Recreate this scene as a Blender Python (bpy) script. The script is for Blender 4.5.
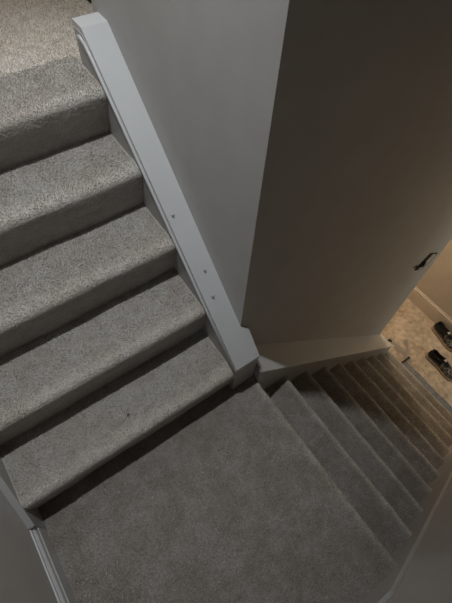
import bpy, bmesh, math, random
import numpy as np
from mathutils import Vector, Matrix

for o in list(bpy.data.objects):
    bpy.data.objects.remove(o, do_unlink=True)
scene = bpy.context.scene
COL = scene.collection

# ------------------------------------------------------------------ camera
cam_d = bpy.data.cameras.new('camera'); cam = bpy.data.objects.new('camera', cam_d); COL.objects.link(cam)
CR = ((0.8202097362, -0.4638446666, 0.3348195244), (-0.5704181189, -0.7074880494, 0.4172335432), (0.0433492585, -0.5332061377, -0.8448739886))
M = Matrix.Identity(4)
for r_ in range(3):
    M[r_][0] = CR[r_][0]; M[r_][1] = -CR[r_][1]; M[r_][2] = -CR[r_][2]
M[0][3], M[1][3], M[2][3] = -0.4625, -0.4635, 1.766
cam.matrix_world = M
cam_d.sensor_fit = 'VERTICAL'; cam_d.sensor_height = 36; cam_d.sensor_width = 27
cam_d.lens = 421.56 / 603 * 36
cam_d.clip_start = 0.02
scene.camera = cam

# ------------------------------------------------------------------ world, lamps, exposure
world = bpy.data.worlds.new('world'); scene.world = world; world.use_nodes = True
world.node_tree.nodes['Background'].inputs[0].default_value = (0.8, 0.9, 1.0, 1)
world.node_tree.nodes['Background'].inputs[1].default_value = 0.003
def lamp(name, loc, power, color, radius):
    d = bpy.data.lights.new(name, 'POINT'); d.energy = power; d.color = color; d.shadow_soft_size = radius
    o = bpy.data.objects.new(name, d); COL.objects.link(o); o.location = loc
    return o
def downlight(name, loc, power, color, radius, cone, blend):
    d = bpy.data.lights.new(name, 'SPOT'); d.energy = power; d.color = color; d.shadow_soft_size = radius
    d.spot_size = math.radians(cone); d.spot_blend = blend
    o = bpy.data.objects.new(name, d); COL.objects.link(o); o.location = loc
    return o
downlight('stairwell_downlight', (-0.31, 0.43, 3.00), 104.0, (0.96, 0.98, 1.0), 0.035, 67, 0.9)
lamp('upper_floor_lamp', (-0.10, 2.1, 2.60), 18.0, (1.0, 0.92, 0.82), 0.08)
lamp('hall_ceiling_lamp', (2.30, 0.92, 0.50), 49.0, (1.0, 0.75, 0.51), 0.08)
lamp('added_cool_fill', (2.35, -1.75, -0.30), 17.0, (0.86, 1.0, 0.95), 0.20)  # unseen cool fill, added to brighten the far edge of the inner wall
vs = scene.view_settings
vs.view_transform = 'Standard'; vs.look = 'None'; vs.gamma = 1.0; vs.use_curve_mapping = False
vs.exposure = 0.0

# ------------------------------------------------------------------ materials
def mat(name, build):
    m = bpy.data.materials.new(name); m.use_nodes = True
    nt = m.node_tree; b = nt.nodes['Principled BSDF']
    build(nt, b)
    return m
def N(nt, t, **kw):
    n = nt.nodes.new(t)
    for k, v in kw.items():
        if k in n.inputs: n.inputs[k].default_value = v
        else: setattr(n, k, v)
    return n
def ramp(nt, src, stops):
    r = nt.nodes.new('ShaderNodeValToRGB')
    e = r.color_ramp.elements
    while len(e) < len(stops): e.new(0.5)
    for k, (p, c) in enumerate(stops):
        e[k].position = p; e[k].color = (*c, 1) if len(c) == 3 else c
    nt.links.new(src, r.inputs[0]); return r
def coords(nt): return nt.nodes.new('ShaderNodeTexCoord').outputs['Object']
def noise(nt, co, scale, detail=3, rough=0.55):
    n = N(nt, 'ShaderNodeTexNoise', Scale=scale, Detail=detail, Roughness=rough)
    nt.links.new(co, n.inputs['Vector']); return n
def mixc(nt, fac, a, b, mode='MIX'):
    m = nt.nodes.new('ShaderNodeMix'); m.data_type = 'RGBA'; m.blend_type = mode
    for s, v in ((0, fac), (6, a), (7, b)):
        if hasattr(v, 'links') or hasattr(v, 'is_output'): nt.links.new(v, m.inputs[s])
        elif s == 0: m.inputs[0].default_value = v
        else: m.inputs[s].default_value = (*v, 1)
    return m.outputs[2]
def bump(nt, b, h, strength, dist):
    u = N(nt, 'ShaderNodeBump', Strength=strength, Distance=dist)
    nt.links.new(h, u.inputs['Height']); nt.links.new(u.outputs[0], b.inputs['Normal'])

def carpet_mat(name, base, blot, amt):
    def f(nt, b):
        co = coords(nt)
        fine = noise(nt, co, 330, 2, 0.7)
        sp = ramp(nt, fine.outputs['Fac'], [(0.32, (0.70, 0.69, 0.68)), (0.52, (1.0, 1.0, 1.0)), (0.68, (1.3, 1.3, 1.31))])
        med = noise(nt, co, 26, 4, 0.6)
        mm = ramp(nt, med.outputs['Fac'], [(0.33, (0.92, 0.915, 0.90)), (0.62, (1.04, 1.04, 1.04))])
        big = noise(nt, co, 6.5, 4, 0.62)
        bm_ = ramp(nt, big.outputs['Fac'], [(0.40, (0, 0, 0)), (0.60, (1, 1, 1))])
        c = mixc(nt, bm_.outputs[0], tuple(x * y for x, y in zip(base, blot)), base)
        c = mixc(nt, 1.0, c, mm.outputs[0], 'MULTIPLY')
        c = mixc(nt, amt, c, sp.outputs[0], 'MULTIPLY')
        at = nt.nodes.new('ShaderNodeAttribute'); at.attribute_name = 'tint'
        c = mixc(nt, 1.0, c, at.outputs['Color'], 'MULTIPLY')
        nt.links.new(c, b.inputs['Base Color'])
        b.inputs['Roughness'].default_value = 1.0
        b.inputs['Specular IOR Level'].default_value = 0.05
        b.inputs['Sheen Weight'].default_value = 0.45
        b.inputs['Sheen Roughness'].default_value = 0.5
    return mat(name, f)
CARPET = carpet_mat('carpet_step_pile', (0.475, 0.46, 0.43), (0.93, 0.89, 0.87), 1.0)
CARPET_LAND = carpet_mat('carpet_landing_pile', (0.355, 0.338, 0.312), (0.84, 0.81, 0.77), 1.0)  # darker copy of the step carpet, weaker light put into its colour
CARPET_UP = carpet_mat('carpet_upper_floor_pile', (0.74, 0.70, 0.645), (0.95, 0.94, 0.92), 0.8)  # lighter copy of the step carpet, stronger light put into its colour

def paint(name, col, rough=0.55, mott=0.05, bs=0.08):
    def f(nt, b):
        co = coords(nt)
        n = noise(nt, co, 7, 5, 0.6)
        r = ramp(nt, n.outputs['Fac'], [(0.3, tuple(c * (1 - mott) for c in col)), (0.7, tuple(c * (1 + mott) for c in col))])
        nt.links.new(r.outputs[0], b.inputs['Base Color'])
        b.inputs['Roughness'].default_value = rough
        n2 = noise(nt, co, 160, 3)
        bump(nt, b, n2.outputs['Fac'], bs, 0.002)
    return mat(name, f)
WALL = paint('wall_paint', (0.49, 0.485, 0.475), 0.6)
WALL_HALL = paint('hall_wall_paint', (0.60, 0.55, 0.48), 0.7)
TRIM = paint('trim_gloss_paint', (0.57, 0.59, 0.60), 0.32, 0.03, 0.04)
TRIM_SHADED = paint('trim_shaded_paint', (0.43, 0.43, 0.42), 0.4, 0.03, 0.04)  # trim paint again, darkened to put shade into the dimmer boards
CEIL = paint('ceiling_paint', (0.42, 0.42, 0.41), 0.8)
def flat(name, col, rough=0.6, metallic=0.0, mott=0.15, sc=60):
    def f(nt, b):
        n = noise(nt, coords(nt), sc, 3)
        r = ramp(nt, n.outputs['Fac'], [(0.3, tuple(c * (1 - mott) for c in col)), (0.7, tuple(c * (1 + mott) for c in col))])
        nt.links.new(r.outputs[0], b.inputs['Base Color'])
        b.inputs['Roughness'].default_value = rough; b.inputs['Metallic'].default_value = metallic
    return mat(name, f)
BLACK = flat('black_rubber', (0.012, 0.012, 0.013), 0.6)
DARKBOX = flat('dark_box_plastic', (0.018, 0.016, 0.014), 0.7)
COVER = flat('pale_plastic', (0.62, 0.61, 0.58), 0.45, 0, 0.05)
STRIP = flat('grey_strip_metal', (0.17, 0.18, 0.20), 0.55, 0.0, 0.35, 35)
NAIL = flat('chipped_paint', (0.16, 0.16, 0.16), 0.7)
FLUFF = flat('fluff_fibre', (0.64, 0.63, 0.60), 1.0, 0, 0.1)
SHOE_FAB = None
def shoe_f(nt, b):
    co = coords(nt)
    n = noise(nt, co, 55, 4, 0.65)
    r = ramp(nt, n.outputs['Fac'], [(0.40, (0.010, 0.009, 0.008)), (0.52, (0.06, 0.053, 0.045)), (0.62, (0.26, 0.24, 0.21))])
    nt.links.new(r.outputs[0], b.inputs['Base Color']); b.inputs['Roughness'].default_value = 0.6
    bump(nt, b, noise(nt, co, 300, 2).outputs['Fac'], 0.3, 0.001)
SHOE_FAB = mat('shoe_patterned_fabric', shoe_f)
SHOE_DARK = flat('shoe_black_fabric', (0.008, 0.008, 0.008), 0.8)
MIDSOLE = flat('shoe_midsole', (0.42, 0.33, 0.23), 0.6, 0, 0.25)
OUTSOLE = flat('shoe_outsole', (0.016, 0.012, 0.009), 0.7)
LACE = flat('shoe_lace', (0.55, 0.54, 0.50), 0.8)
def subfloor(nt, b):
    co = coords(nt)
    n1 = noise(nt, co, 5, 6, 0.62); n2 = noise(nt, co, 22, 5, 0.6)
    c1 = ramp(nt, n1.outputs['Fac'], [(0.32, (0.36, 0.29, 0.215)), (0.52, (0.50, 0.42, 0.33)), (0.70, (0.60, 0.52, 0.42))])
    c2 = ramp(nt, n2.outputs['Fac'], [(0.30, (0.60, 0.585, 0.57)), (0.48, (0.95, 0.95, 0.95)), (0.70, (1.3, 1.29, 1.27))])
    c = mixc(nt, 0.8, c1.outputs[0], c2.outputs[0], 'MULTIPLY')
    # old grey adhesive smears left along the stair foot
    sep = nt.nodes.new('ShaderNodeSeparateXYZ'); nt.links.new(co, sep.inputs[0])
    def mth(op, a, bb=None):
        m = nt.nodes.new('ShaderNodeMath'); m.operation = op
        for i, v in enumerate((a, bb)):
            if v is None: continue
            if hasattr(v, 'is_output'): nt.links.new(v, m.inputs[i])
            else: m.inputs[i].default_value = v
        return m.outputs[0]
    n3 = noise(nt, co, 14, 4, 0.6)
    wob = mth('MULTIPLY', mth('SUBTRACT', n3.outputs['Fac'], 0.5), 0.16)
    xx = mth('ADD', sep.outputs[0], wob)
    bandA = mth('SUBTRACT', 1.0, mth('MINIMUM', 1.0, mth('DIVIDE', mth('ABSOLUTE', mth('SUBTRACT', xx, 2.105)), 0.035)))
    lim = mth('MULTIPLY', mth('GREATER_THAN', sep.outputs[1], -0.21), mth('LESS_THAN', sep.outputs[1], 0.10))
    diag = mth('SUBTRACT', mth('ADD', xx, mth('MULTIPLY', sep.outputs[1], -0.9)), 2.235)
    bandB = mth('SUBTRACT', 1.0, mth('MINIMUM', 1.0, mth('DIVIDE', mth('ABSOLUTE', diag), 0.04)))
    limB = mth('MULTIPLY', mth('GREATER_THAN', sep.outputs[1], -0.16), mth('LESS_THAN', sep.outputs[1], 0.0))
    msk = mth('MINIMUM', 0.75, mth('MULTIPLY', mth('ADD', mth('MULTIPLY', bandA, lim), mth('MULTIPLY', bandB, limB)), 1.2))
    c = mixc(nt, msk, c, (0.24, 0.22, 0.22))
    nt.links.new(c, b.inputs['Base Color']); b.inputs['Roughness'].default_value = 0.7
    bump(nt, b, n2.outputs['Fac'], 0.35, 0.006)
SUBFLOOR = mat('bare_subfloor', subfloor)

# ------------------------------------------------------------------ helpers
def link(name, me, m=None, parent=None):
    o = bpy.data.objects.new(name, me); COL.objects.link(o)
    if m is not None and not me.materials: me.materials.append(m)
    if parent is not None: o.parent = parent
    return o
def tag(o, label, cat, kind=None, group=None):
    o['label'] = label; o['category'] = cat
    if kind: o['kind'] = kind
    if group: o['group'] = group
    return o
def empty(name, loc=(0, 0, 0), rz=0):
    o = bpy.data.objects.new(name, None); COL.objects.link(o); o.location = loc; o.rotation_euler = (0, 0, rz)
    o.empty_display_size = 0.05
    return o
def add_box(bm, x0, x1, y0, y1, z0, z1):
    v = [bm.verts.new((x, y, z)) for x in (x0, x1) for y in (y0, y1) for z in (z0, z1)]
    for f in ((0, 1, 3, 2), (4, 6, 7, 5), (0, 4, 5, 1), (2, 3, 7, 6), (0, 2, 6, 4), (1, 5, 7, 3)):
        bm.faces.new([v[i] for i in f])
def add_prism(bm, poly, axis, a0, a1):
    """poly: (p,q) points; axis 0 -> poly is (y,z) swept in x; axis 1 -> poly is (x,z) swept in y"""
    def P(pq, a): return (a, pq[0], pq[1]) if axis == 0 else (pq[0], a, pq[1])
    A = [bm.verts.new(P(p, a0)) for p in poly]; B = [bm.verts.new(P(p, a1)) for p in poly]
    bm.faces.new(A); bm.faces.new(B[::-1]); n = len(poly)
    for i in range(n): bm.faces.new((A[i], B[i], B[(i + 1) % n], A[(i + 1) % n]))
def done(bm, name, m, parent=None, bevel=0.0, smooth=False):
    bmesh.ops.recalc_face_normals(bm, faces=bm.faces)
    if bevel > 0:
        bmesh.ops.bevel(bm, geom=[e for e in bm.edges if len(e.link_faces) == 2 and e.calc_face_angle(0) > 0.4], offset=bevel, segments=2, affect='EDGES', profile=0.6)
    me = bpy.data.meshes.new(name); bm.to_mesh(me); bm.free()
    if smooth:
        for p in me.polygons: p.use_smooth = True
    return link(name, me, m, parent)
def boxes(name, m, lst, parent=None, bevel=0.0):
    bm = bmesh.new()
    for b in lst: add_box(bm, *b)
    return done(bm, name, m, parent, bevel)

rng = np.random.default_rng(7)
def vnoise(U, V, cell, seed):
    r = np.random.default_rng(seed)
    u = (U - U.min()) / cell; v = (V - V.min()) / cell
    L = r.random((int(u.max()) + 3, int(v.max()) + 3)) * 2 - 1
    iu = u.astype(int); iv = v.astype(int); fu = u - iu; fv = v - iv
    fu = fu * fu * (3 - 2 * fu); fv = fv * fv * (3 - 2 * fv)
    return (L[iu, iv] * (1 - fu) + L[iu + 1, iv] * fu) * (1 - fv) + (L[iu, iv + 1] * (1 - fu) + L[iu + 1, iv + 1] * fu) * fv
def resample(pts, d):
    pts = np.array(pts, float); seg = np.linalg.norm(np.diff(pts, axis=0), axis=1)
    s = np.concatenate([[0], np.cumsum(seg)]); n = max(2, int(s[-1] / d))
    t = np.linspace(0, s[-1], n + 1)
    return np.stack([np.interp(t, s, pts[:, 0]), np.interp(t, s, pts[:, 1])], 1), t
def arc(cx, cz, r, a0, a1, n=8):
    return [(cx + r * math.cos(a), cz + r * math.sin(a)) for a in np.linspace(a0, a1, n)]
def carpet(name, prof, w0, w1, axis, d, m, seed, parent=None, amp=0.0013, pile=0.006, nose=None):
    """pile-covered sheet: profile (p,z) swept across the width; axis 0 sweeps in x (profile is y,z), axis 1 in y (profile is x,z)"""
    P, t = resample(prof, d); W = np.linspace(w0, w1, int(abs(w1 - w0) / d) + 1)
    T = np.gradient(P, axis=0); T /= np.linalg.norm(T, axis=1)[:, None]
    Nn = np.stack([-T[:, 1], T[:, 0]], 1)
    S, Wg = np.meshgrid(t, W, indexing='ij')
    rr = np.random.default_rng(seed)
    disp = amp * rr.normal(0, 0.5, S.shape) + 0.0010 * vnoise(S, Wg, 0.03, seed + 2) + 0.0025 * vnoise(S, Wg, 0.12, seed + 3)
    p = P[:, 0][:, None] + disp * Nn[:, 0][:, None]; z = P[:, 1][:, None] + disp * Nn[:, 1][:, None]
    def pack(w, p, z): return np.stack([w, p, z], -1).reshape(-1, 3) if axis == 0 else np.stack([p, w, z], -1).reshape(-1, 3)
    co = pack(Wg, p, z)
    nS, nW = S.shape; idx = np.arange(nS * nW).reshape(nS, nW)
    q = np.stack([idx[:-1, :-1], idx[1:, :-1], idx[1:, 1:], idx[:-1, 1:]], -1).reshape(-1, 4)
    if (axis == 0) == (w1 > w0): q = q[:, ::-1]
    # one leaning yarn tuft on every grid point
    n = nS * nW
    nor = pack(np.zeros_like(p), np.broadcast_to(Nn[:, 0][:, None], p.shape), np.broadcast_to(Nn[:, 1][:, None], p.shape))
    tan = pack(np.zeros_like(p), np.broadcast_to(T[:, 0][:, None], p.shape), np.broadcast_to(T[:, 1][:, None], p.shape))
    wid = np.zeros((n, 3)); wid[:, 0 if axis == 0 else 1] = 1.0
    wmask = ((Wg - min(w0, w1) > 1.2 * d) & (max(w0, w1) - Wg > 1.2 * d)).reshape(-1)
    sel = np.nonzero(wmask)[0]; m_ = len(sel); nor, tan, wid = nor[sel], tan[sel], wid[sel]
    base = co[sel] + tan * rr.normal(0, d * .28, (m_, 1)) + wid * rr.normal(0, d * .28, (m_, 1)) - nor * 0.001
    lean = vnoise(S, Wg, 0.05, seed + 4).reshape(-1)[sel]; lean2 = vnoise(S, Wg, 0.05, seed + 5).reshape(-1)[sel]
    hgt = pile * rr.uniform(.55, 1.3, (m_, 1)) * np.clip(nor[:, 2:3] * 1.1, 0.3, 1.0)      # pile is pressed flat on the risers
    tip = base + nor * hgt + tan * hgt * (rr.normal(0, .42, (m_, 1)) + .35 * lean[:, None]) + wid * hgt * (rr.normal(0, .42, (m_, 1)) + .35 * lean2[:, None])
    ang = rr.uniform(0, 2 * np.pi, (m_, 1)); rad = d * rr.uniform(.45, .72, (m_, 1))
    tv = [base + tan * rad * np.cos(ang + k * 2.0944) + wid * rad * np.sin(ang + k * 2.0944) for k in range(3)] + [tip]
    allco = np.concatenate([co] + [np.stack(tv, 1).reshape(-1, 3)])
    o4 = n + 4 * np.arange(m_)
    tri = np.stack([np.stack([o4 + k, o4 + (k + 1) % 3, o4 + 3], -1) for k in range(3)], 1).reshape(-1, 3)
    nq, nt_ = len(q), len(tri)
    me = bpy.data.meshes.new(name)
    me.vertices.add(len(allco)); me.vertices.foreach_set('co', allco.reshape(-1).astype(np.float32))
    li = np.concatenate([q.reshape(-1), tri.reshape(-1)]).astype(np.int32)
    me.loops.add(len(li)); me.loops.foreach_set('vertex_index', li)
    me.polygons.add(nq + nt_)
    me.polygons.foreach_set('loop_start', np.concatenate([np.arange(0, nq * 4, 4), nq * 4 + np.arange(0, nt_ * 3, 3)]).astype(np.int32))
    sm = np.zeros(nq + nt_, bool); sm[:nq] = True
    me.polygons.foreach_set('use_smooth', sm)
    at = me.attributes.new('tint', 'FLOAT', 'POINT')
    edge_light = np.ones(n)
    if nose is not None:                       # light on the step edge, painted into the pile as a paler band
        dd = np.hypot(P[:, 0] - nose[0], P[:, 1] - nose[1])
        edge_light = np.broadcast_to((1 + nose[2] * np.exp(-(dd / nose[3]) ** 2))[:, None], S.shape).reshape(-1)
    tt = np.concatenate([0.9 * edge_light, np.repeat(rr.uniform(0.70, 1.32, m_) * edge_light[sel], 4)]).astype(np.float32)
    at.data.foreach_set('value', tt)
    me.update(); me.validate()
    return link(name, me, m, parent)

# ------------------------------------------------------------------ dimensions (metres, landing surface z = 0)
R1, G1, C1, OV = 0.19, 0.208, 0.048, 0.032      # upper flight
R2, G2, X0 = 0.1906, 0.1967, 0.1184             # lower flight
XL, YR = -0.871, -0.859                         # inner faces of the boards on the outer walls
XWL, YWR = -0.886, -0.876                       # the outer walls
XA, YB, XE = 0.092, 0.1245, 1.816                # inner wall: face beside upper flight, face beside lower flight, far end
ZF = -10 * R2                                   # hall floor
ZU = 5 * R1                                     # upper floor
XF = 2.645                                      # hall wall
TOP = 3.40

# ------------------------------------------------------------------ the setting
tag(boxes('wall_left', WALL, [(XWL - 0.1, XWL, -1.0, 2.6, ZF, TOP)]), 'plain grey-white wall beside the carpeted landing, bottom left', 'wall', 'structure')
tag(boxes('wall_right', WALL, [(XWL, 2.02, YWR - 0.1, YWR, ZF, TOP)]), 'plain grey wall along the lower stairs, bottom right corner', 'wall', 'structure')
tag(boxes('wall_upper_stair', WALL, [(XA, XA + 0.12, YB, 1.054, 0.0, TOP)]), 'pale grey wall above the white stringer cap beside the upper steps', 'wall', 'structure')
tag(boxes('wall_lower_stair', WALL, [(XA + 0.12, XE, YB, YB + 0.12, ZF, TOP), (XA + 0.0003, XA + 0.12, YB - 0.0003, YB, 0.0, TOP)]), 'tall dim brown-shaded wall beside the lower steps, right of the corner', 'wall', 'structure')
tag(boxes('wall_hall', WALL_HALL, [(XF, XF + 0.1, -2.6, 2.6, ZF, 0.75)]), 'warm beige wall behind the shoes in the lower hall', 'wall', 'structure')
tag(boxes('wall_hall_side', WALL_HALL, [(XE - 0.1, XE, YB + 0.12, 2.6, ZF, 0.75)]), 'hall wall running away behind the inner wall', 'wall', 'structure')
tag(boxes('wall_back', WALL, [(XWL, XF + 0.1, 2.6, 2.7, ZF, TOP)]), 'wall closing the far end of the upper floor', 'wall', 'structure')
tag(boxes('wall_end', WALL, [(XE, XE + 0.1, YWR, 2.6, 0.85, TOP)]), 'wall above the lower hall closing the stairwell', 'wall', 'structure')
tag(boxes('ceiling', CEIL, [(XWL - 0.1, XE + 0.1, YWR - 0.1, 2.7, TOP, TOP + 0.1)]), 'white ceiling above the stairwell', 'ceiling', 'structure')
tag(boxes('ceiling_hall', CEIL, [(XE, XF + 0.1, -2.6, 2.6, 0.75, 0.85)]), 'low white ceiling above the lower hall', 'ceiling', 'structure')
tag(boxes('floor_hall', SUBFLOOR, [(1.55, XF, -2.6, 2.6, ZF - 0.1, ZF)]), 'bare dusty beige floor of the lower hall', 'floor', 'structure')

# upper floor carpet: same carpet as the steps, tinted lighter for its stronger light
yrise = 1.115
tag(carpet('floor_upper', [(1.018, ZU - 0.003), (1.07, ZU - 0.002), (1.10, ZU + 0.004), (1.125, ZU + 0.011), (1.15, ZU + 0.012), (2.0, ZU + 0.012)], XWL, 0.60, 0, 0.0042, CARPET_UP, 900), 'pale beige carpet of the upper floor at the stair top', 'floor', 'structure')
tag(boxes('floor_upper_base', CEIL, [(XWL, XE - 0.1, 1.02, 2.6, ZU - 0.2, ZU - 0.012)]), 'floor slab under the upper carpet', 'floor', 'structure')

# landing carpet with its rounded front edge
rn = 0.020
front = [(XL, 0.0), (X0 - rn, 0.0)] + arc(X0 - rn, -rn, rn, math.pi / 2, 0) + [(X0 - 0.004, -0.05), (X0 - 0.028, -R2 + 0.002)]
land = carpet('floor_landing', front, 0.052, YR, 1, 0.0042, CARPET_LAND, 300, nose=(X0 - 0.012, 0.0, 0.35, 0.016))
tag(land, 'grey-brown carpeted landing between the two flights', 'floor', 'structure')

# ------------------------------------------------------------------ upper flight
up = empty('upper_stair_flight', (XL / 2, 0.4, 0.0))
tag(up, 'five carpeted steps climbing to the top left beside the grey wall', 'stairs')
def keep(o, parent):
    o.parent = parent; o.matrix_parent_inverse = Matrix.Translation(-Vector(parent.location)); return o
for i in range(5):
    yr = C1 + G1 * i; zl = R1 * i; zt = R1 * (i + 1); r = 0.026
    ov = OV + (0.014 if i == 4 else 0)
    yn = yr - ov; yend = C1 + G1 * (i + 1) + 0.004 if i < 4 else 1.075
    prof = [(yr, zl - 0.004), (yr - 0.010, zl + 0.07), (yn + 0.003, zt - 0.055)] + arc(yn + r, zt - r, r, math.pi, math.pi / 2) + [(yend, zt)]
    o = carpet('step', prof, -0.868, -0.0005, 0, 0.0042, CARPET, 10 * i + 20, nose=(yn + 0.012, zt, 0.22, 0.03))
    keep(o, up)

# white stringer with wide cap beside the inner wall
CZ0, CS = 0.203, 0.94
def capz(y): return CZ0 + CS * y
ya, yk, ye = 0.018, 0.945, 1.012
zk = capz(yk)
st = empty('stair_stringer', (0.05, 0.5, 0.0))
tag(st, 'white-painted stringer with a wide sloping cap beside the upper steps', 'stringer')
bm = bmesh.new(); t = 0.020
add_prism(bm, [(ya, 0.0), (ya, capz(ya) - t), (yk, zk - t), (ye, zk - t), (ye, ZU), (1.0, ZU - 0.25), (0.30, 0.0)], 0, 0.0, XA)
def plan_block(bm, plan, top, bot):
    A = [bm.verts.new((x, y, bot(y))) for x, y in plan]; B = [bm.verts.new((x, y, top(y))) for x, y in plan]
    bm.faces.new(A[::-1]); bm.faces.new(B)
    for i in range(len(plan)): j = (i + 1) % len(plan); bm.faces.new((A[i], A[j], B[j], B[i]))
plan_block(bm, [(XA, ya), (0.112, ya), (0.115, 0.108), (XA, YB - 0.001)], lambda y: capz(y) - t, lambda y: 0.0)
keep(done(bm, 'face_board', TRIM_SHADED), st)
bm = bmesh.new()
add_prism(bm, [(ya - 0.004, capz(ya - 0.004) - t), (ya - 0.004, capz(ya - 0.004)), (yk, zk), (ye + 0.003, zk), (ye + 0.003, zk - t), (yk, zk - t)], 0, 0.002, XA)
plan_block(bm, [(XA, ya - 0.004), (0.117, ya - 0.004), (0.121, 0.110), (XA, YB - 0.0005)], lambda y: capz(y), lambda y: capz(y) - t)
bmesh.ops.remove_doubles(bm, verts=bm.verts, dist=1e-5)
cap = keep(done(bm, 'cap', TRIM), st)
def tube(bm, pts, r, n=6):
    rings = []
    for k, p in enumerate(pts):
        p = Vector(p); a = Vector(pts[max(0, k - 1)]); b_ = Vector(pts[min(len(pts) - 1, k + 1)]); tdir = (b_ - a).normalized()
        u = tdir.orthogonal().normalized(); w = tdir.cross(u)
        rk = r[k] if isinstance(r, (list, tuple)) else r
        rings.append([bm.verts.new(p + (u * math.cos(2 * math.pi * q / n) + w * math.sin(2 * math.pi * q / n)) * rk) for q in range(n)])
    for k in range(len(rings) - 1):
        for q in range(n): bm.faces.new((rings[k][q], rings[k][(q + 1) % n], rings[k + 1][(q + 1) % n], rings[k + 1][q]))
    bm.faces.new(rings[0][::-1]); bm.faces.new(rings[-1])
bm = bmesh.new()
zo = -0.030
pts = [(-0.001, ya + 0.001, capz(ya) + zo)] + [(-0.001, y, capz(y) + zo) for y in (0.3, 0.6, 0.90)] + [(-0.001, 0.935, capz(0.935) + zo - 0.005), (-0.001, 0.965, capz(0.945) + zo - 0.005), (-0.001, 0.985, capz(0.945) + zo - 0.010)]
tube(bm, pts, 0.0065, 8)
keep(done(bm, 'bead_moulding', TRIM, None, 0, True), st)
for (x, y, s) in ((0.0223, 0.479, 1.0), (0.0483, 0.3113, 0.9), (0.0353, 0.2363, 1.1)):
    bm = bmesh.new()
    for (a, L) in ((0.5, 0.011), (1.9, 0.008), (-0.6, 0.006)):
        dx, dy = math.cos(a) * L * s, math.sin(a) * L * s
        tube(bm, [(x, y, capz(y)), (x + dx * .6, y + dy * .6, capz(y + dy * .6) + 0.003), (x + dx, y + dy, capz(y + dy) + 0.001)], [0.0018, 0.0016, 0.0006], 5)
    o = keep(done(bm, 'nail_mark', NAIL), st)

# skirting stringer on the left wall
sl = empty('wall_stringer', (XWL, 0.4, 0.0))
tag(sl, 'grey-white board rising along the left wall beside the upper steps', 'stringer')
def lz(y): return 0.185 + 0.93 * y
bm = bmesh.new()
add_prism(bm, [(-0.034, 0.0), (-0.034, lz(-0.034) - 0.012), (1.0, lz(1.0) - 0.012), (1.0, 0.8), (0.1, -0.02), (0.0, 0.0)], 0, XWL, -0.868)
keep(done(bm, 'face_board', TRIM_SHADED, None, 0.001), sl)
bm = bmesh.new()
add_prism(bm, [(-0.040, lz(-0.040) - 0.014), (-0.040, lz(-0.040)), (1.0, lz(1.0)), (1.0, lz(1.0) - 0.014)], 0, XWL, -0.863)
keep(done(bm, 'cap', TRIM_SHADED, None, 0.003), sl)

# landing baseboards (profile: wall foot, face, two-step top)
def base_profile(h, th): return [(0, 0), (th, 0), (th, h * 0.62), (th * 0.72, h * 0.66), (th * 0.72, h * 0.70), (th * 0.95, h * 0.74), (th * 0.80, h * 0.86), (th * 0.35, h * 0.93), (th * 0.30, h), (0, h)]
bm = bmesh.new()
P = base_profile(0.135, 0.0155)
A = [bm.verts.new((XWL + a, -0.034, b)) for a, b in P]; B = [bm.verts.new((XWL + a, YWR, b)) for a, b in P]
bm.faces.new(A); bm.faces.new(B[::-1])
for i in range(len(P)): bm.faces.new((A[i], B[i], B[(i + 1) % len(P)], A[(i + 1) % len(P)]))
tag(done(bm, 'baseboard_left', TRIM), 'moulded white baseboard along the left edge of the landing', 'baseboard', 'structure')
bm = bmesh.new()
def rz_(x): return 0.139 - 0.843 * x
add_prism(bm, [(XWL + 0.016, 0), (XWL + 0.016, 0.135), (0.0, 0.135), (0.06, rz_(0.06)), (1.93, rz_(1.93)), (1.93, rz_(1.93) - 0.28), (0.10, -0.20)], 1, YWR, YR)
tag(done(bm, 'baseboard_right', TRIM_SHADED, None, 0.004), 'board stepping down from landing skirting along the right wall', 'baseboard', 'structure')

# ------------------------------------------------------------------ lower flight
lo = empty('lower_stair_flight', (1.0, YR / 2, ZF))
tag(lo, 'nine narrow carpeted steps descending right towards the hall', 'stairs')
for k in range(1, 10):
    xn = X0 + k * G2; z = -k * R2; r = 0.017
    xs = X0 + (k - 1) * G2 - 0.030
    prof = [(xs, z), (xn - r, z)] + arc(xn - r, z - r, r, math.pi / 2, 0) + [(xn - 0.004, z - 0.05), (xn - 0.028, z - R2 + 0.002)]
    d = 0.0045 if k < 4 else 0.006
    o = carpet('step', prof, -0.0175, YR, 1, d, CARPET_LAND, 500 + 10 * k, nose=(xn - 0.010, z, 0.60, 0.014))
    keep(o, lo)

# stringer with cap on the inner wall side
ls = empty('lower_stair_stringer', (1.0, 0.05, ZF))
tag(ls, 'boxed stringer with sloping cap between the lower steps and inner wall', 'stringer')
LZ0, LS = 0.238, 0.985
def lcz(x): return LZ0 - LS * x
xb, xe2 = 0.1165, 1.858
bm = bmesh.new()
add_prism(bm, [(xb, lcz(xb) - 0.016), (xe2 - 0.006, lcz(xe2 - 0.006) - 0.016), (xe2 - 0.006, ZF), (xe2 - 0.15, ZF), (xb, -0.35)], 1, -0.017, YB)
keep(done(bm, 'face_board', TRIM_SHADED), ls)
bm = bmesh.new()
add_prism(bm, [(0.122, lcz(0.122)), (xe2, lcz(xe2)), (xe2, lcz(xe2) - 0.016), (0.122, lcz(0.122) - 0.016)], 1, -0.021, YB)
keep(done(bm, 'cap', TRIM, None, 0.002), ls)

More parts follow.
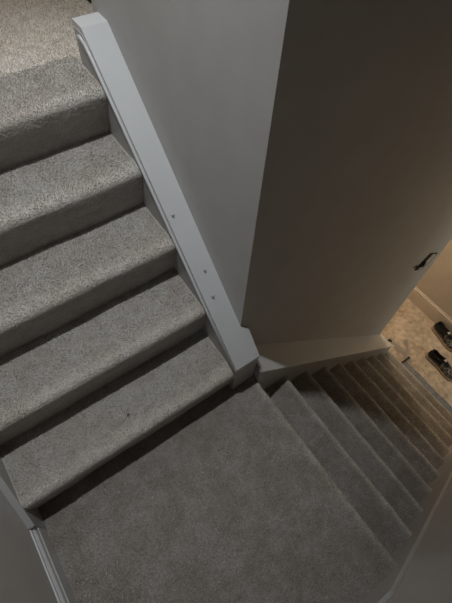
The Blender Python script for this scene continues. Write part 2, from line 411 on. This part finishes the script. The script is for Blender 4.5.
# hall baseboard
bm = bmesh.new()
P = [(0, 0), (0.014, 0), (0.014, 0.150), (0.010, 0.153), (0.010, 0.160), (0.014, 0.163), (0.013, 0.176), (0.006, 0.180), (0.005, 0.192), (0, 0.195)]
A = [bm.verts.new((XF - a, 2.6, ZF + b)) for a, b in P]; B = [bm.verts.new((XF - a, -2.6, ZF + b)) for a, b in P]
bm.faces.new(A); bm.faces.new(B[::-1])
for i in range(len(P)): bm.faces.new((A[i], B[i], B[(i + 1) % len(P)], A[(i + 1) % len(P)]))
tag(done(bm, 'baseboard_hall', paint('hall_baseboard_paint', (0.66, 0.60, 0.52), 0.4, 0.03)), 'tall moulded baseboard along the beige hall wall', 'baseboard', 'structure')

# ------------------------------------------------------------------ grey strip at the stair foot
ts = empty('floor_edge_strip', (2.03, -0.5, ZF))
tag(ts, 'dark grey edging strip on the hall floor along the last step', 'floor strip')
bm = bmesh.new()
ys_ = np.linspace(-0.165, -0.855, 24)
rs = random.Random(4)
Lv, Rv = [], []
for y in ys_:
    Lv.append((1.945, y)); Rv.append((2.062 + rs.uniform(-0.004, 0.004), y))
ring = Lv + Rv[::-1]
bot = [bm.verts.new((x, y, ZF + 0.0005)) for x, y in ring]; top = [bm.verts.new((x, y, ZF + 0.006)) for x, y in ring]
n = len(ys_)
for i in range(n - 1):
    j = 2 * n - 1 - i
    bm.faces.new((top[i], top[i + 1], top[j - 1], top[j])); bm.faces.new((bot[i], bot[j], bot[j - 1], bot[i + 1]))
for i in range(2 * n): bm.faces.new((bot[i], bot[(i + 1) % (2 * n)], top[(i + 1) % (2 * n)], top[i]))
keep(done(bm, 'strip', STRIP), ts)
bm = bmesh.new()
add_prism(bm, [(1.97, ZF + 0.0005), (2.118, ZF + 0.0005), (2.120, ZF + 0.010), (2.10, ZF + 0.014), (1.97, ZF + 0.012)], 1, -0.146, -0.164)
keep(done(bm, 'end_clip', BLACK, None, 0.0015), ts)

# ------------------------------------------------------------------ electrical box in the wall
eb = empty('electrical_box', (1.640, YB, -0.352))
eb.rotation_euler = (0, math.radians(32), 0)
tag(eb, 'open dark electrical box with pale insert, high on the inner wall', 'electrical box')
bm = bmesh.new(); w = 0.006; hw_, hh_, dp = 0.070, 0.072, 0.006
add_box(bm, -hw_, -hw_ + w, -dp, 0, -hh_, hh_); add_box(bm, hw_ - w, hw_, -dp, 0, -hh_, hh_)
add_box(bm, -hw_ + w, hw_ - w, -dp, 0, -hh_, -hh_ + w); add_box(bm, -hw_ + w, hw_ - w, -dp, 0, hh_ - w, hh_)
add_box(bm, -hw_ + w, hw_ - w, -0.003, 0, -hh_ + w, hh_ - w)
done(bm, 'box_shell', DARKBOX, eb)
bm = bmesh.new(); add_box(bm, -0.018, 0.040, -0.009, -0.003, -hh_ + w, hh_ - w)
done(bm, 'insert', COVER, eb, 0.001)
bm = bmesh.new(); tube(bm, [(-0.03, -0.006, 0.0), (-0.055, -0.018, -0.02), (-0.08, -0.014, -0.035), (-0.12, -0.006, -0.03), (-0.155, -0.003, -0.045)], [0.009, 0.009, 0.007, 0.005, 0.0015], 6)
done(bm, 'shadow_tail', BLACK, eb)  # dark tapered piece standing in for a shadow left of the box

# ------------------------------------------------------------------ shoes
def shoe(name, label, loc, rz, side):
    root = empty(name, loc, rz); root.scale = (1.1, 1.06, 1.1)
    tag(root, label, 'shoe', None, 'pair of shoes on the hall floor')
    L = 0.302; 
    def outline(s):                                   # s 0 heel .. 1 toe -> centre offset, half width
        hw = np.interp(s, [0, .03, .10, .25, .45, .65, .80, .92, .975, 1], [.012, .024, .034, .036, .036, .046, .047, .038, .024, .010])
        c = side * np.interp(s, [0, .3, .5, .7, 1], [0, .002, .003, -.001, -.011])
        return c, hw
    S = np.concatenate([np.linspace(0, .1, 7), np.linspace(.1, .9, 26)[1:], np.linspace(.9, 1, 8)[1:]])
    def loop(s_list, grow, zf):
        lft, rgt = [], []
        for s in s_list:
            c, hw = outline(s); y = -(s - 0.5) * (L + 2 * grow)
            lft.append((c - hw - grow, y, zf(s))); rgt.append((c + hw + grow, y, zf(s)))
        return lft + rgt[::-1]
    def slab(part, m, g0, z0, g1, z1):
        bm = bmesh.new()
        a = [bm.verts.new(p) for p in loop(S, g0, z0)]; b = [bm.verts.new(p) for p in loop(S, g1, z1)]
        n = len(a); h = n // 2
        for i in range(n): bm.faces.new((a[i], a[(i + 1) % n], b[(i + 1) % n], b[i]))
        for v in (a, b):
            for i in range(h - 1): bm.faces.new((v[i], v[i + 1], v[n - 2 - i], v[n - 1 - i]))
        return done(bm, part, m, root, 0, False)
    toe = lambda s: 0.012 * max(0, (s - 0.82) / 0.18) ** 2
    slab('outsole', OUTSOLE, 0.004, lambda s: 0.0 + toe(s), 0.0065, lambda s: 0.010 + toe(s))
    slab('midsole', MIDSOLE, 0.0065, lambda s: 0.010 + toe(s), 0.003, lambda s: 0.030 + toe(s) - 0.004 * s)
    # upper: arches from edge to edge; the foot opening sinks into a cavity
    bm = bmesh.new(); rows = []; K = 25
    Hs = lambda s: np.interp(s, [0, .04, .12, .25, .40, .52, .65, .80, .92, 1], [.075, .098, .096, .086, .092, .094, .076, .058, .050, .034])
    for s in S:
        c, hw = outline(s); z0 = 0.026 + toe(s); H = Hs(s) - z0 + toe(s); row = []
        op = np.clip((s - 0.045) / 0.04, 0, 1) * np.clip((0.50 - s) / 0.05, 0, 1)
        for k in range(K):
            a = math.pi * k / (K - 1)
            x = c - hw * np.sign(math.cos(a)) * abs(math.cos(a)) ** (0.62 + 0.1 * op)
            z = z0 + H * math.sin(a) ** 0.72
            if op > 0:
                u = abs(a - math.pi / 2) / (math.pi / 2)
                if u < 0.46:
                    z = z * (1 - op) + op * (0.032)
                    x = c + (x - c) * 0.86
                elif u < 0.56:
                    z = z0 + H * (1.0 * op + (1 - op) * math.sin(a) ** 0.72)
            y = -(s - 0.5) * L
            row.append(bm.verts.new((x, y, z)))
        rows.append(row)
    for i in range(len(rows) - 1):
        for k in range(K - 1): bm.faces.new((rows[i][k], rows[i][k + 1], rows[i + 1][k + 1], rows[i + 1][k]))
    bm.faces.new(rows[0][::-1]); bm.faces.new(rows[-1])
    upper = done(bm, 'upper', SHOE_FAB, root, 0, True)
    upper.data.materials.append(SHOE_DARK)
    for p in upper.data.polygons:
        c_ = p.center
        s = 0.5 - c_[1] / L
        if s < 0.50 and (c_[2] > 0.052 or abs(c_[0] - outline(s)[0]) < outline(s)[1] * 0.72): p.material_index = 1
    # tongue
    bm = bmesh.new(); tv = []
    for s, z, hw in ((.66, .080, .012), (.58, .092, .017), (.50, .105, .020), (.43, .116, .021), (.40, .119, .017)):
        tv.append([bm.verts.new((x * hw + outline(s)[0], -(s - .5) * L, z - 0.004 * abs(x) + dz)) for dz in (0, -0.007) for x in (-1, -.4, .4, 1)])
    for i in range(len(tv) - 1):
        for k in range(3):
            bm.faces.new((tv[i][k], tv[i][k + 1], tv[i + 1][k + 1], tv[i + 1][k])); bm.faces.new((tv[i][4 + k], tv[i + 1][4 + k], tv[i + 1][5 + k], tv[i][5 + k]))
        bm.faces.new((tv[i][0], tv[i + 1][0], tv[i + 1][4], tv[i][4])); bm.faces.new((tv[i][3], tv[i][7], tv[i + 1][7], tv[i + 1][3]))
    bm.faces.new([tv[-1][i] for i in (0, 1, 2, 3, 7, 6, 5, 4)]); bm.faces.new([tv[0][i] for i in (4, 5, 6, 7, 3, 2, 1, 0)])
    tg = done(bm, 'tongue', SHOE_DARK, root, 0, True)
    bm = bmesh.new(); add_box(bm, -0.013, 0.013, -0.010, 0.010, -0.001, 0.001)
    tb = done(bm, 'tongue_tab', LACE, tg); tb.location = (outline(.47)[0], -(.47 - .5) * L, .1125); tb.rotation_euler = (math.radians(-20), 0, 0)
    for q, s in enumerate((.50, .55, .60, .65)):
        bm = bmesh.new(); c, hw = outline(s); zt = Hs(s); hh = 0.022
        tube(bm, [(c - hh, -(s - .5) * L, zt - 0.006), (c - hh * .5, -(s - .5) * L - .002, zt + 0.005), (c, -(s - .5) * L - .004, zt + 0.010), (c + hh * .5, -(s - .5) * L - .006, zt + 0.005), (c + hh, -(s - .5) * L - .008, zt - 0.006)], 0.0028, 6)
        done(bm, 'lace', SHOE_DARK if q else LACE, root, 0, True)
    bm = bmesh.new()
    ring_ = []
    for s in np.linspace(.05, .47, 12): ring_.append((outline(s)[0] - outline(s)[1] * 0.72, -(s - .5) * L, Hs(s) + .001))
    for s in np.linspace(.47, .05, 12): ring_.append((outline(s)[0] + outline(s)[1] * 0.72, -(s - .5) * L, Hs(s) + .001))
    ring_.append((outline(.05)[0], -(.04 - .5) * L, Hs(.04) + .001)); ring_.append(ring_[0])
    tube(bm, ring_, 0.006, 6)
    done(bm, 'collar', SHOE_DARK, root, 0, True)
    return root
shoe('shoe', 'black patterned shoe with tan sole edge, nearer the stairs', (2.293, -0.388, ZF + 0.0005), math.radians(2.0), 1)
shoe('shoe', 'black patterned shoe with tan sole edge, beside the hall baseboard', (2.563, -0.214, ZF + 0.0005), math.radians(-9.0), -1)

# ------------------------------------------------------------------ small things
bm = bmesh.new()
tube(bm, [(0.40, 1.62, ZU + 0.012), (0.30, 1.56, ZU + 0.012), (0.235, 1.50, ZU + 0.012), (0.212, 1.44, ZU + 0.012), (0.212, 1.38, ZU + 0.011), (0.26, 1.30, ZU + 0.011), (0.36, 1.26, ZU + 0.011)], 0.010, 8)
tag(done(bm, 'power_cord', BLACK, None, 0, True), 'black cord on the upper carpet behind the wall end', 'cord')

bm = bmesh.new()
rf = random.Random(11)
def curl(x, y, z, L):
    a = rf.uniform(0, 6.28); p = []
    for k in range(5):
        p.append((x, y, z + 0.0070 + 0.004 * math.sin(k * 0.9) * rf.random()))
        x += math.cos(a) * L / 4; y += math.sin(a) * L / 4; a += rf.uniform(-1.0, 1.0)
    rr = rf.uniform(0.0008, 0.0014)
    tube(bm, p, [rr * .6, rr, rr, rr, rr * .5], 4)
clusters = [(0.57, -0.464, 0.552, .05, 26), (0.57, -0.42, 0.572, .03, 14), (0.57, -0.34, 0.55, .04, 8), (0.57, -0.18, 0.515, .06, 12), (0.57, -0.06, 0.51, .04, 16), (0.57, -0.5, 0.54, .04, 8),
            (0.76, -0.17, 0.80, .06, 6), (0.76, -0.03, 0.71, .03, 6), (0.38, -0.14, 0.415, .03, 8), (0.38, -0.04, 0.33, .04, 14), (0.38, -0.03, 0.40, .03, 8), (0.38, -0.35, 0.412, .05, 6), (0.38, -0.53, 0.405, .03, 6),
            (0.19, -0.03, 0.15, .03, 8), (0.19, -0.70, 0.11, .12, 6), (0.0, -0.65, 0.0, .06, 8), (0.0, -0.59, -0.07, .05, 10), (0.0, -0.14, -0.2, .04, 4), (0.0, -0.30, -0.22, .05, 5), (0.0, -0.08, -0.54, .06, 6), (0.0, -0.32, -0.53, .1, 8), (0.0, -0.82, -0.27, .04, 8), (0.0, -0.5, -0.3, .25, 18)]
for z, cx, cy, sp, nn in clusters:
    for _ in range(nn):
        x = min(-0.012, max(-0.85, cx + rf.gauss(0, sp))); y = cy + rf.gauss(0, sp * 0.45)
        curl(x, y, z, rf.uniform(0.006, 0.014))
tag(done(bm, 'carpet_fluff', FLUFF, None, 0, False), 'loose pale carpet fibres scattered over the steps and landing', 'fluff', 'stuff')
bm = bmesh.new(); tube(bm, [(-0.436, 0.099, 0.197), (-0.430, 0.102, 0.199), (-0.426, 0.103, 0.197)], [0.0012, 0.0024, 0.0012], 6)
tag(done(bm, 'debris_chip', BLACK, None, 0, True), 'tiny dark chip lying on the lowest upper step', 'debris')
bm = bmesh.new(); tube(bm, [(2.060, 0.100, ZF + 0.006), (2.085, 0.085, ZF + 0.016), (2.100, 0.060, ZF + 0.006)], [0.004, 0.011, 0.005], 6)
tag(done(bm, 'debris_clump', BLACK, None, 0, True), 'small dark clump on the hall floor at the stringer end', 'debris')
